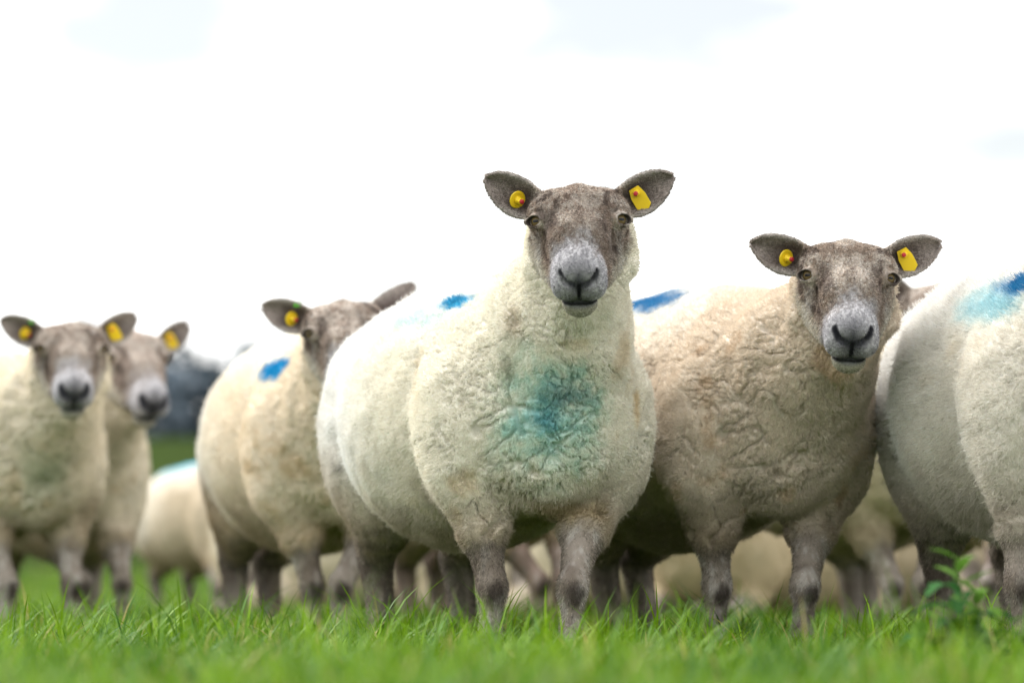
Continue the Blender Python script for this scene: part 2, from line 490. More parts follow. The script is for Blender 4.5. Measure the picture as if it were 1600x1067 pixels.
def sheep_colors(s, V, look):
    """surface colour and wool share at points V of the sheep's own frame"""
    seed = look.get('seed', 0)
    sp = seed * 3.7
    N = len(V)
    dw = s.d_wool(V); db = s.d_legs(V); dh = np.minimum(s.d_head(V), np.minimum(s.d_ear(V, -1), s.d_ear(V, 1)))
    bare = np.minimum(db, dh)
    wool = sstep(-.012, .010, bare - dw + .006 * vnoise(V, 60, 3))
    n1 = fbm(V + sp, 6, 11); n2 = fbm(V + sp, 19, 12); n3 = fbm(V + sp, 70, 13)
    # fleece
    base = np.asarray(look.get('wool', (.82, .75, .63)), F32)
    W = np.tile(base, (N, 1))
    W = mixc(W, look.get('clean', (.90, .89, .86)), sstep(-.15, .30, V[:, 1] + .12 * n1) * sstep(.30, .45, V[:, 2] + .05 * n1) * look.get('clean_amt', .8))
    W = mixc(W, look.get('clean', (.90, .89, .86)), sstep(.58, .75, V[:, 2] + .06 * n1) * sstep(-.33, -.15, V[:, 1]) * look.get('top_amt', .7))
    W = mixc(W, look.get('stain', (.50, .36, .17)), sstep(.20, .60, n1 * .6 + n2 * .6) * look.get('stain_amt', .35) * sstep(.1, -.25, V[:, 1]))
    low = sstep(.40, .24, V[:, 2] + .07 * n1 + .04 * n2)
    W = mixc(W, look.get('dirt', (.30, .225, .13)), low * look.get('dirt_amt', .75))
    W = mixc(W, look.get('dirt', (.30, .225, .13)), sstep(.56, .36, V[:, 2] + .08 * n1 + .05 * n2) * sstep(.26, .40, V[:, 1]) * .6 * look.get('dirt_amt', .75))
    W *= (1 + .05 * n3 + .05 * n2)[:, None]
    for c, r, pc, amt, soft in look.get('paint', ()):
        q = (V - np.asarray(c, F32)) / np.asarray(r, F32)
        k = sstep(1.0, soft, np.sqrt((q * q).sum(1)) + .30 * n2 + .22 * n3 + .1 * fbm(V + sp, 140, 15, 2)) * amt
        W = mixc(W, pc, k)
    # face and ears
    h = s.tohead(V)
    X, Fd, U = np.abs(h[:, 0]), h[:, 1], h[:, 2]
    hair = V * np.array([1, 1, 1], F32)
    st = fbm(h * np.array([2.4, .7, 2.2], F32) + sp, 105, 21, 3); bl = fbm(h + sp, 28, 23, 3)
    B = np.tile(np.asarray(look.get('face', (.37, .30, .25)), F32), (N, 1))
    mx = bl * .8 + st * .9
    B = mixc(B, look.get('face_light', (.60, .54, .48)), sstep(-.15, .40, mx + .12) * .85)
    B = mixc(B, (.095, .066, .052), sstep(.02, .40, fbm(h * np.array([1.5, .7, 1.5], F32) - sp, 42, 25, 3) + .35 * st) * sstep(.012, .045, X + .02 * bl) * sstep(.2, .12, Fd) * .75)    # dark patches
    B = mixc(B, (.72, .65, .58), sstep(.034, .012, np.abs(X - .020 - .30 * np.maximum(0, .05 - Fd))) * sstep(.02, .07, Fd) * sstep(.18, .12, Fd) * sstep(-.4, .3, st + .2) * look.get('blaze', .55))
    B = mixc(B, (.15, .11, .095), sstep(.020, .006, np.abs(X - .056 + .12 * (Fd - .06))) * sstep(.05, .075, Fd) * sstep(.175, .13, Fd) * sstep(-.4, .3, mx) * .6)
    B = mixc(B, (.20, .155, .13), sstep(.020, .004, X) * sstep(.05, .09, Fd) * sstep(.17, .13, Fd) * sstep(-.1, .4, st) * .8)
    B = mixc(B, (.60, .59, .58), sstep(.066, .080, X) * sstep(.045, .08, Fd) * sstep(.03, .005, U) * (.8 + .6 * st).clip(0, 1) * .9)   # pale below the eye
    B = mixc(B, (.66, .62, .52), sstep(-.015, -.05, U) * sstep(.19, .13, Fd) * .8)                                     # pale jaw
    mz = sstep(.150, .215, Fd + .03 * bl + .012 * st)
    B = mixc(B, (.30, .295, .315), mz)
    sp2 = sstep(-.25, .35, st + .7 * vnoise(h, 240, 27))
    B = mixc(B, (.68, .66, .68), sstep(.145, .195, Fd + .03 * bl) * sstep(.247, .215, Fd) * sstep(-.018, .006, U) * (.25 + .75 * sp2) * .9)      # pale band over the nose
    B = mixc(B, (.56, .55, .575), mz * sstep(.014, .034, X) * (.2 + .8 * sp2) * .85)
    B = mixc(B, (.44, .42, .33), sstep(-.072, -.082, U) * sstep(.15, .18, Fd) * .85)                                   # chin
    def near(pts, r):
        d = None
        a = np.stack([X, Fd, U], 1)
        for i in range(len(pts) - 1):
            e = cone(a, pts[i], pts[i + 1], 0, 0); d = e if d is None else np.minimum(d, e)
        return sstep(r, r * .45, d + .002 * n3)
    B = mixc(B, (.035, .035, .045), near([(0, .262, -.020), (.010, .260, -.016), (.026, .254, -.010), (.037, .240, .008)], look.get('nose', .0085)))
    fr = sstep(.19, .215, Fd)
    B = mixc(B, (.075, .075, .09), sstep(look.get('pad', .032), .010, X + .9 * np.abs(U + .014)) * fr * .88)                           # bare skin between the nostrils
    B = mixc(B, (.02, .02, .025), sstep(.0060, .0025, X + .001 * n3) * sstep(-.008, -.018, U) * sstep(-.074, -.066, U) * fr)   # lip cleft
    um = -.0650 - 5.5 * X * X
    B = mixc(B, (.025, .025, .03), sstep(.0085, .0040, np.abs(U - um) + .001 * n3) * fr * sstep(.056, .044, X))       # mouth
    B = mixc(B, (.20, .20, .23), sstep(.024, .008, U - um) * sstep(-.004, .004, U - um) * fr * sstep(.05, .03, X) * .55)
    E0, g0, e10, e20 = EYE
    B = mixc(B, (.03, .022, .020), near([E0 + (g0 * .80 + e10 * x + e20 * y) * .0178 for x, y in _up + _lw[::-1]], .0085) * .95)
    B = mixc(B, (.06, .05, .05), near([(.062, .082, .024), (.055, .104, .012)], .010) * .7)
    for side in (-1, 1):
        b, ax, t, n = s.ear_frame(side)
        q = (V - b) / s.hs; u = q @ ax; w = q @ n; v = q @ t
        on = sstep(.006, .0, s.d_ear(V, side)) * sstep(.012, .035, u)
        E = np.tile(np.asarray(look.get('ear', (.29, .25, .225)), F32), (N, 1)) * (1 + .35 * st)[:, None]
        E = mixc(E, (.085, .06, .052), sstep(.034, .012, np.abs(v + .002) + .006 * bl) * sstep(.105, .050, u + .01 * bl) * .85)
        E = mixc(E, (.42, .39, .36), sstep(.024, .034, np.abs(v)) * .6)
        B = B + (E - B) * on[:, None]
    # legs
    isleg = sstep(.0, .03, dh - db)
    lg = fbm(V * np.array([1.6, 1.6, .6], F32) + sp, 40, 31, 3)
    Lc = np.tile(np.asarray(look.get('leg', (.29, .25, .215)), F32), (N, 1))
    Lc = mixc(Lc, (.62, .59, .56), sstep(-.1, .5, lg) * .42)
    Lc = mixc(Lc, (.10, .075, .055), sstep(.0, .6, fbm(V + sp, 16, 33) + .2) * .6)
    for k in ('fl', 'fr'):
        x, y = s.L[k]
        q = (V - np.array([x, y - .045, .125], F32)) / np.array([.030, .028, .042], F32)
        Lc = mixc(Lc, (.055, .043, .038), sstep(1.1, .6, nrm(q) + .25 * lg) * .85)
    Lc = mixc(Lc, (.085, .065, .05), sstep(.2, .35, V[:, 1]) * sstep(-.5, .2, lg) * .7)
    Lc = mixc(Lc, (.04, .035, .032), sstep(.045, .035, V[:, 2]))
    B = B + (Lc - B) * isleg[:, None]
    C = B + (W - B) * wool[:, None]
    return np.clip(C, .004, .9), wool, isleg

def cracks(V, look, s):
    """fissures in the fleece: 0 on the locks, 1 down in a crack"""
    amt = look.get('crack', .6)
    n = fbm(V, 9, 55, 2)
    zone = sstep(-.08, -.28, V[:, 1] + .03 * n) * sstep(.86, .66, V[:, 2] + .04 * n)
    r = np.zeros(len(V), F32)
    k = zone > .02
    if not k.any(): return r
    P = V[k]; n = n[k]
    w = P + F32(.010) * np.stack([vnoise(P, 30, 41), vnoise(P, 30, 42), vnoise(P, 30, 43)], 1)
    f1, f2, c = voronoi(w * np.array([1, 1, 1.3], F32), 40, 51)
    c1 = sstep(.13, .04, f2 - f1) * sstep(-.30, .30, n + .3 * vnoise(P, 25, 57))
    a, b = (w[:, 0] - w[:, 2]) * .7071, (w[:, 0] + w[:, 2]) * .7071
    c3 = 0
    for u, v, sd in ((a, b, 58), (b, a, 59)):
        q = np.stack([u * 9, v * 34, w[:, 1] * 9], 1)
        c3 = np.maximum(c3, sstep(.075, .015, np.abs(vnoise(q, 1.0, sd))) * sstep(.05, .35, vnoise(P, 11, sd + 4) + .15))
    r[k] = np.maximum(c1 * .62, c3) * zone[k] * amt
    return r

def on_skin(s, V, px):
    """the point of the sheep that the photograph shows at this pixel"""
    W = (V * s.size) @ s.R.T + s.o - np.array([0, 0, CAM_H])
    cp, sp = math.cos(PITCH), math.sin(PITCH)
    d = W[:, 1] * cp + W[:, 2] * sp; v = -W[:, 1] * sp + W[:, 2] * cp
    e = np.hypot(800 + W[:, 0] / d * FPX - px[0], 533.5 - v / d * FPX - px[1])
    k = np.where(e < 7)[0]
    return V[k[d[k].argmin()]] if len(k) else V[e.argmin()]

def build_sheep(label, origin, yaw, head, look, fine=.0028, coarse=.0065, hairs=200000, tags=('disc', 'flag'), hair_w=1.0, name='sheep', group=None, **kw):
    s = Sheep(origin, yaw, head=head, **kw)
    hr = .20 * s.hs
    c = s.hc
    lo = np.array([-.40, min(-.62, c[1] - .36), -.01]); hi = np.array([.40, .70, max(.88, c[2] + .20)])
    axes = []
    for k in range(3):
        r0 = c[k] - hr * (1.15 if k == 0 else 1.35 if k == 1 else 1.15); r1 = c[k] + hr * (1.15 if k == 0 else .7 if k == 1 else .75)
        lo[k] = min(lo[k], r0 - .05); hi[k] = max(hi[k], r1 + .05)
        axes.append(grid_lines(lo[k], hi[k], r0, r1, fine, coarse))
    V, Q = surface_nets(s.d_all, axes)
    f = s.d_all
    V = smooth_mesh(V, Q)
    N = vertex_normals(V, Q)
    look = dict(look); look['paint'] = [(on_skin(s, V, c) if len(c) == 2 else c, *k) for c, *k in look.get('paint', ())]
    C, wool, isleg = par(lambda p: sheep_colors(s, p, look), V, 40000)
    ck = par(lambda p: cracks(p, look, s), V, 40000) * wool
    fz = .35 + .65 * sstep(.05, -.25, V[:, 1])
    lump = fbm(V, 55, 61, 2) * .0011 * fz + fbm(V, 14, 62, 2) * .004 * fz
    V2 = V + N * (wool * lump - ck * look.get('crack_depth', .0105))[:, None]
    root = link(name, None, label=label, category='sheep')
    if group: root['group'] = group
    root.location = s.o - np.array([0, 0, .2 * s.size if s.lying else 0]); root.rotation_euler = (0, 0, s.yaw); root.scale = (s.size,) * 3
    root.empty_display_size = .1
    body = link('body', quads('sheep_body', V2, Q, M_BODY, C * (1 - .25 * ck)[:, None]), root)  # cracks darkened in the colour too, for the shade and dirt down in them
    # ---- hair
    T = np.concatenate([Q[:, [0, 1, 2]], Q[:, [0, 2, 3]]])
    A, Bv, Cv = V2[T[:, 0]], V2[T[:, 1]], V2[T[:, 2]]
    area = np.linalg.norm(np.cross(Bv - A, Cv - A), axis=1) / 2
    tw = wool[T].mean(1); tc = (A + Bv + Cv) / 3
    dens = .55 + .45 * tw + (1 - tw) * (1 - isleg[T].mean(1)) * 2.2
    viewdir = (s.R.T @ (np.array([0, 0, CAM_H]) - s.o)); viewdir /= np.linalg.norm(viewdir)
    dens *= np.where(N[T[:, 0]] @ viewdir < -.35, .3, 1.0)
    dens *= np.where(tc[:, 2] < (.21 if s.lying else .05), 0, 1)
    cdf = np.cumsum(area * dens); n = hairs
    ti = np.searchsorted(cdf, rng.random(n) * cdf[-1]); ti = np.clip(ti, 0, len(T) - 1)
    r1, r2 = np.sqrt(rng.random(n)), rng.random(n)
    b0, b1, b2 = 1 - r1, r1 * (1 - r2), r1 * r2
    def lerp(a):
        a0, a1, a2 = a[T[ti, 0]], a[T[ti, 1]], a[T[ti, 2]]
        w = (b0, b1, b2) if a.ndim == 1 else (b0[:, None], b1[:, None], b2[:, None])
        return a0 * w[0] + a1 * w[1] + a2 * w[2]
    P = lerp(V2).astype(F32); Nn = lerp(N); Nn /= np.linalg.norm(Nn, axis=1, keepdims=True) + 1e-9
    hw, hl = lerp(wool), lerp(isleg); hc_ = lerp(C)
    hk = par(lambda p: cracks(p, look, s), P, 40000) * hw if look.get('crack', .6) > .65 else lerp(ck)
    # keep hair off the eyes
    hq = s.tohead(P); ax_ = np.abs(hq[:, 0])
    eye = ell((np.stack([ax_, hq[:, 1], hq[:, 2]], 1) - EYE_C.astype(F32)) @ np.stack([_g, _e1, _e2], 1).astype(F32), (.016, 0, 0), (.022, .0185, .0135))
    bald = (np.sqrt(((np.stack([ax_, hq[:, 1], hq[:, 2]], 1) - np.array([.012, .262, .0], F32)) ** 2).sum(1)) < .012)
    keep = (rng.random(n) > hk * 1.1) & (eye > .001) & ~(bald & (rng.random(n) < .8)) 
    # lie of the coat: down the face, out along the ears, down the legs
    comb = np.tile(s.Rh[:, 1] * .9, (n, 1)); on_ear = np.zeros(n, bool)
    for side in (-1, 1):
        b, ax, t, nn = s.ear_frame(side)
        on = (s.d_ear(P, side) < .004) & (((P - b) @ ax) > .02)
        comb[on] = ax; on_ear |= on
    comb = comb * (1 - hl)[:, None] + np.array([0, .1, -1.0]) * hl[:, None]
    rnd = rng.normal(0, 1, (n, 3))
    swirl = np.stack([vnoise(P, 45, 71), vnoise(P, 45, 72), vnoise(P, 45, 73)], 1)
    ln = np.where(hw > .5, look.get('wool_len', .0055) * (.65 + .7 * rng.random(n)), np.where(hl > .5, .007, .0070) * (.6 + .8 * rng.random(n)))
    ln = ln * (1 - .5 * hk) * np.where((hw > .5) & (rng.random(n) < .05), 2.1, 1)
    ln = np.where(on_ear, ln * .42, ln)
    ln = ln * np.where(hw < .5, 1 - .72 * sstep(.15, .21, hq[:, 1]) * (1 - hl), 1) * np.where(hw < .5, .25 + .75 * sstep(.004, .018, eye), 1)
    dwool = Nn + .40 * rnd + .26 * swirl + np.array([0, .12, -.22])
    dbare = .33 * Nn + comb + .16 * rnd + .12 * swirl
    D = dwool * hw[:, None] + dbare * (1 - hw)[:, None]
    D /= np.linalg.norm(D, axis=1, keepdims=True)
    tip = P + D * ln[:, None]
    _, _, cc = par(lambda p: voronoi(p, 150, 81), P, 60000)
    cl = (.28 * hw + .12 * (1 - hw))[:, None]
    tip = tip * (1 - cl) + (cc + Nn * ln[:, None] * .95) * cl
    midp = P * .5 + tip * .5 + (Nn * (.10 * hw + .05)[:, None] + .10 * rng.normal(0, 1, (n, 3)) * hw[:, None]) * ln[:, None]
    pts = np.stack([P - Nn * .001, midp, tip], 1)[keep].astype(F32)
    m = len(pts)
    tone = (1 + .10 * rng.normal(0, 1, m)).clip(.7, 1.3)
    bw = 1 - hw[keep]
    tone = 1 + (tone - 1) * (1 + 2.2 * bw)
    grizzle = np.where(rng.random(m) < .36, 1.55, .84)                    # pale and dark hairs mixed on face and legs
    tone = tone * (1 + (grizzle - 1) * bw)
    hcol = np.clip(hc_[keep] * tone[:, None], .004, .92)
    cv = bpy.data.hair_curves.new('sheep_fleece')
    cv.add_curves([3] * m)
    cv.position_data.foreach_set('vector', pts.ravel()) if hasattr(cv, 'position_data') else cv.attributes['position'].data.foreach_set('vector', pts.ravel())
    rad = np.tile(np.array([1, .8, .25], F32), (m, 1)) * (np.where(hw[keep] > .5, .00042, .00038) * hair_w)[:, None]
    ra = cv.attributes.get('radius') or cv.attributes.new('radius', 'FLOAT', 'POINT')
    ra.data.foreach_set('value', rad.astype(F32).ravel())
    ca = cv.attributes.new('col', 'FLOAT_COLOR', 'POINT')
    c4 = np.ones((m, 3, 4), F32); c4[:, :, :3] = hcol[:, None, :]
    ca.data.foreach_set('color', c4.ravel())
    cv.materials.append(M_HAIR)
    link('fleece', cv, root)
    # ---- eyes
    for side in (-1, 1):
        e = link('eye', EYE_ME, root)
        p = s.fromhead((EYE_C - _g * .0025) * np.array([side, 1, 1]))
        look_w = s.Rl @ np.array([side * .50, -.86, .02])
        yv = -look_w / np.linalg.norm(look_w); zv = np.array([0, 0, 1.0]); zv -= yv * (zv @ yv); zv /= np.linalg.norm(zv)
        xv = np.cross(yv, zv)
        Mx = Matrix.Identity(4)
        for r in range(3):
            Mx[r][0], Mx[r][1], Mx[r][2], Mx[r][3] = xv[r] * s.hs, yv[r] * s.hs, zv[r] * s.hs, p[r]
        e.matrix_local = Mx
    # ---- ear tags
    for side, kind in zip((-1, 1), tags):
        if not kind: continue
        b, ax, t, nn = s.ear_frame(side)
        if kind.endswith('+'):
            kind = kind[:-1]; extra = True
        else: extra = False
        def frame(u, v, w, tilt=.0, spin=0.0):
            p = b + (ax * u + t * v + nn * w) * s.hs
            zv = nn * math.cos(tilt) - ax * math.sin(tilt); zv /= np.linalg.norm(zv)
            up = s.Rl @ np.array([math.sin(spin), 0, math.cos(spin)]); yv = up - zv * (up @ zv); yv /= np.linalg.norm(yv); xv = np.cross(yv, zv)
            Mx = Matrix.Identity(4)
            for r in range(3):
                Mx[r][0], Mx[r][1], Mx[r][2], Mx[r][3] = xv[r] * s.hs, yv[r] * s.hs, zv[r] * s.hs, p[r]
            return Mx
        if kind == 'disc':
            tg = link('ear_tag', TAG_DISC, root); tg.matrix_local = frame(.050, -.006, .000, .75)
        else:
            tg = link('ear_tag', TAG_FLAG, root); tg.matrix_local = frame(.046, .006, .001, .25, -.5)
        link('stud', TAG_STUD, tg); link('stud_tip', TAG_TIP, tg)
        if extra:
            tg = link('ear_tag', TAG_CLIP, root); tg.matrix_local = frame(.040, .030, .004, .2)
            tg['label'] = 'green clip tag on the upper edge of the ear'
    return root

# ---- eyeball and tag meshes, shared
import bmesh
def bm_mesh(name, bm, material, smooth=True):
    me = bpy.data.meshes.new(name); bm.to_mesh(me); bm.free(); me.materials.append(material)
    if smooth:
        for p in me.polygons: p.use_smooth = True
    return me
bm = bmesh.new(); bmesh.ops.create_uvsphere(bm, u_segments=24, v_segments=14, radius=.0165); EYE_ME = bm_mesh('eyeball', bm, M_EYE)
def lathe(name, prof, material, seg=20, notch=None):
    bm = bmesh.new(); rings = []
    for r, z in prof:
        rings.append([bm.verts.new((max(r, 1e-5) * math.cos(a), max(r, 1e-5) * math.sin(a), z)) for a in (2 * math.pi * i / seg for i in range(seg))])
    for a, b in zip(rings[:-1], rings[1:]):
        for i in range(seg): bm.faces.new((a[i], a[(i + 1) % seg], b[(i + 1) % seg], b[i]))
    if notch:
        for rg in rings[notch[0]:notch[1]]:
            for i, v in enumerate(rg):
                if i % 4 < 2: v.co.x *= .8; v.co.y *= .8
    bmesh.ops.recalc_face_normals(bm, faces=bm.faces)
    me = bm_mesh(name, bm, material, False)
    return me
TAG_DISC = lathe("tag_disc", [(0, -.0014), (.0160, -.0014), (.0175, .0), (.0160, .0016), (.0120, .0014), (.0112, .0004), (0, .0004)], M_TAG)
TAG_STUD = lathe('tag_stud', [(.0072, .0004), (.0072, .005), (.0062, .0065), (.0062, .0145), (.0054, .0155), (0, .0155)], M_TAG, 20, (3, 5))
TAG_TIP = lathe('tag_tip', [(.0046, .0150), (.0046, .0190), (.0034, .0205), (0, .0208)], M_TAGRED, 14)
def flag():
    bm = bmesh.new()
    S = 1.2
    o = [(-.0085, .009), (.0085, .009), (.0125, -.006), (.0125, -.026), (.0, -.035), (-.0125, -.026), (-.0125, -.006)]
    vs = [bm.verts.new((x * S, y * S, 0)) for x, y in o]
    f = bm.faces.new(vs)
    g = bmesh.ops.extrude_face_region(bm, geom=[f])
    for v in g['geom']:
        if isinstance(v, bmesh.types.BMVert): v.co.z += .0018
    bmesh.ops.recalc_face_normals(bm, faces=bm.faces)
    bmesh.ops.bevel(bm, geom=list(bm.edges), offset=.0005, segments=1, affect='EDGES')
    return bm_mesh('tag_flag', bm, M_TAG, False)
TAG_FLAG = flag()
def clip():
    bm = bmesh.new(); bmesh.ops.create_cube(bm, size=1)
    for v in bm.verts: v.co = (v.co.x * .020, v.co.y * .012, v.co.z * .012)
    bmesh.ops.bevel(bm, geom=list(bm.edges), offset=.002, segments=2, affect='EDGES')
    return bm_mesh('tag_clip', bm, M_TAGGREEN, False)
TAG_CLIP = clip()

# ------------------------------------------------------------------ terrain
def ground_z(x, y):
    return 5.2 * sstep(30, 150, y) + 1.0 * sstep(150, 400, y) + 0 * x
def build_ground():
    ys = np.concatenate([np.linspace(-6, 30, 37), np.linspace(33, 160, 40), np.linspace(170, 1600, 30)])
    us = np.linspace(-1, 1, 41)
    Y, Uu = np.meshgrid(ys, us, indexing='ij')
    X = Uu * (12 + .9 * np.maximum(Y, 0)); Z = ground_z(X, Y) + .012 * np.sin(X * 1.7) * np.cos(Y * 1.3) * (Y < 60)
    V = np.stack([X, Y, Z], -1).reshape(-1, 3)
    n = len(us); i, j = np.meshgrid(np.arange(len(ys) - 1), np.arange(n - 1), indexing='ij')
    a = (i * n + j).ravel(); Q = np.stack([a, a + 1, a + n + 1, a + n], 1)
    m, nn, b = bsdf_mat('meadow', (.05, .09, .02), 1.0, **{'Specular IOR Level': 0.0})
    tc = nn.nodes.new('ShaderNodeTexCoord'); no = nn.nodes.new('ShaderNodeTexNoise'); no.inputs['Scale'].default_value = 3; no.inputs['Detail'].default_value = 8
    rp = nn.nodes.new('ShaderNodeValToRGB'); rp.color_ramp.elements[0].position = .3; rp.color_ramp.elements[0].color = (.026, .040, .012, 1)
    rp.color_ramp.elements[1].position = .7; rp.color_ramp.elements[1].color = (.048, .074, .022, 1)
    nn.links.new(tc.outputs['Object'], no.inputs['Vector']); nn.links.new(no.outputs['Fac'], rp.inputs[0]); nn.links.new(rp.outputs[0], b.inputs['Base Color'])
    link('ground', quads('ground', V, Q, m), kind='structure')
build_ground()

def build_wood():
    """far wood at the edge of the rising field: trunks and clumps of leaf-sized faces"""
    r = np.random.default_rng(3)
    V, Q, C = [], [], []
    base = 0
    for t in range(80):
        x = -62 + 124 * (t + r.random()) / 80; y = 168 + 16 * r.random()
        z0 = float(ground_z(0, y)); H = 5.2 + 1.3 * r.random() + .4 * math.sin(x * .12); Rr = 1.7 + .8 * r.random()
        n = 560
        d = r.normal(0, 1, (n, 3)); d /= np.linalg.norm(d, axis=1, keepdims=True)
        rad = (.5 + .5 * r.random(n)) ** .6
        lob = 1 + .25 * np.sin(d[:, 0] * 5 + t) * np.cos(d[:, 2] * 4 + t)
        c = np.stack([x + d[:, 0] * Rr * rad * lob, y + d[:, 1] * Rr * rad * lob, z0 + H * .52 + d[:, 2] * H * .5 * rad * lob], 1)
        a = r.normal(0, 1, (n, 3)); a /= np.linalg.norm(a, axis=1, keepdims=True); bb = np.cross(a, r.normal(0, 1, (n, 3))); bb /= np.linalg.norm(bb, axis=1, keepdims=True)
        sz = (.25 + .2 * r.random(n))[:, None]
        q = np.stack([c - a * sz, c + bb * sz * .6, c + a * sz, c - bb * sz * .6], 1).reshape(-1, 3)
        V.append(q); Q.append(base + np.arange(n * 4).reshape(-1, 4)); base += n * 4
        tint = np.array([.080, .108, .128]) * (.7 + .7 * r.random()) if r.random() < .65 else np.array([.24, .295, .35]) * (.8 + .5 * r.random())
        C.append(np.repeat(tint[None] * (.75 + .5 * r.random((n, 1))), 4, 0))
        tr = np.array([[x - .15, y, z0 - .3], [x + .15, y, z0 - .3], [x + .08, y, z0 + H * .6], [x - .08, y, z0 + H * .6]]); V.append(tr); Q.append(base + np.arange(4)[None]); base += 4
        C.append(np.tile([[.04, .035, .03]], (4, 1)))
    link('far_wood', quads('far_wood', np.concatenate(V), np.concatenate(Q), M_WOOD, np.concatenate(C), False), kind='stuff', label='dark blurred line of trees beyond the field')
build_wood()

# ------------------------------------------------------------------ the flock
TEAL, BLUE, SKYB, BROWN = (.02, .17, .22), (.004, .20, .42), (.33, .62, .70), (.30, .20, .085)
def fl(px, d): return ((px - 800) / FPX * d, d)
def flock():
    def B(tag, *a, **k):
        build_sheep(*a, **k)
    B('main', 'sheep at the front with a teal paint smear on its chest, facing the camera', (-.056, 7.98), 20, at(905, 350, 7.40),
      dict(seed=1, wool=(.88, .84, .74), crack=1.0, clean_amt=.95, stain_amt=.4,
           paint=[((862, 668), (.17, .17, .20), (.46, .72, .60), .85, -.1), ((858, 655), (.10, .12, .13), (.22, .56, .60), .75, -.2), ((885, 628), (.075, .07, .05), TEAL, .6, -.2), ((850, 665), (.05, .06, .035), (.02, .26, .36), .5, -.2),
                  ((797, 500), (.022, .06, .055), BROWN, .5, -.3), ((785, 575), (.03, .05, .03), BROWN, .4, -.3), ((1000, 640), (.02, .06, .06), (.62, .44, .16), .7, .0),
                  ((880, 805), (.16, .2, .035), (.36, .27, .15), .7, .1),
                  ((645, 497), (.12, .22, .04), SKYB, .40, .1), ((708, 468), (.05, .10, .022), (.01, .34, .56), .95, .3)]),
      fine=.0024, coarse=.005, hairs=520000, head_yaw=-2, head_roll=-1, ears=(22, 20), legs=dict(fl=(768, 7.62), fr=(893, 7.55), hl=(600, 8.38), hr=(728, 8.45)))
    B('two', 'tan fleeced sheep standing right of the front sheep, facing the camera', (.402, 8.27), 25, at(1322, 436, 7.62),
      dict(seed=2, nose=.0110, pad=.046, wool=(.74, .655, .55), clean=(.90, .87, .81), clean_amt=.75, crack=1.0, stain=(.50, .33, .18), stain_amt=.5, face=(.38, .31, .255), blaze=1.0, dirt=(.24, .18, .11),
           paint=[((1012, 466), (.11, .18, .06), BLUE, .95, .3)]),
      fine=.0028, coarse=.0058, hairs=420000, head_yaw=0, head_roll=2, ears=(8, 14), face=.92, legs=dict(fl=(1118, 7.98), fr=(1255, 7.9), hl=(958, 8.72), hr=(1012, 8.76)))
    B('three', 'white fleeced sheep cut off by the right edge, blue paint on its back', (1.065, 7.62), 9, at(1800, 350, 7.0),
      dict(seed=3, wool=(.86, .82, .75), clean_amt=.9, crack=.7, wool_len=.009, dirt_amt=.5, stain_amt=.25, dirt=(.26, .19, .11),
           paint=[((1550, 468), (.12, .20, .06), SKYB, .75, .1), ((1597, 438), (.07, .14, .035), BLUE, .95, .3)]),
      fine=.005, coarse=.0055, hairs=380000, size=1.04, head_yaw=12, legs=dict(fl=(1592, 7.28), fr=(1720, 7.25), hl=(1478, 8.05), hr=(1590, 8.1)))
    B('four', 'blurred sheep at the left edge facing the camera, yellow tags in both ears', (-1.496, 10.59), 35, at(110, 548, 10.0),
      dict(seed=4, nose=.017, pad=.055, wool=(.80, .73, .60), crack=.9, stain_amt=.4, paint=[((75, 745), (.10, .12, .12), (.42, .48, .34), .6, .0)]),
      fine=.0046, coarse=.008, hairs=150000, head_size=.98, hair_w=1.6, head_yaw=10, ears=(16, 24), tags=('disc+', 'flag'), legs=dict(fl=(12, 10.2), fr=(113, 10.3)))
    B('five', 'blurred sheep looking to the right behind the one at the left edge', (-1.365, 11.60), 10, at(205, 560, 10.9),
      dict(seed=5, nose=.019, pad=.055, wool=(.80, .73, .60), crack=.6, face=(.42, .34, .29)), fine=.005, coarse=.0085, hairs=120000, head_size=1.03, face=.95, hair_w=1.7, head_yaw=24, ears=(20, 26), tags=('disc', 'flag'),
      legs=dict(fl=(130, 11.2), fr=(192, 11.15)))
    B('six', 'blurred sheep partly hidden behind the front sheep, bright blue mark on its back', (-.490, 9.64), 15, at(538, 520, 8.95),
      dict(seed=6, wool=(.80, .71, .58), clean=(.90, .88, .83), crack=.5, stain_amt=.5, dirt=(.34, .25, .14),
           paint=[((425, 572), (.085, .13, .05), (.005, .26, .50), 1.0, .5)]),
      fine=.0042, coarse=.0075, hairs=170000, hair_w=1.5, head_yaw=4, head_roll=-5, ears=(14, 30), ear_turn=(0, -62), tags=('disc+', None), legs=dict(fl=(488, 9.3), fr=(532, 9.25), hl=(372, 10.05), hr=(425, 10.1)))
    B('seven', 'small distant white sheep with pale blue back, between two blurred sheep', fl(330, 15.5), 30, at(420, 700, 15.0),
      dict(seed=7, wool=(.62, .53, .40), clean=(.80, .76, .68), crack=.2, paint=[((0, .2, .80), (.30, .45, .15), (.30, .66, .80), 1.0, .3)]), fine=.008, coarse=.012, hairs=60000, hair_w=2.5, size=.80, tags=(None, None), head_yaw=30, legs=dict(hl=(250, 15.9), hr=(300, 16.0), fl=(340, 15.1), fr=(395, 15.1)))
    B('eight', 'blurred sheep behind the front sheep, seen only below its belly', fl(770, 10.9), 16, at(810, 560, 10.2),
      dict(seed=8, wool=(.62, .52, .38), crack=.3, leg=(.36, .27, .23)), fine=.009, coarse=.012, hairs=45000, hair_w=2.2, tags=(None, None), legs=dict(fl=(842, 10.5), fr=(876, 10.45), hl=(640, 11.3), hr=(690, 11.35)))
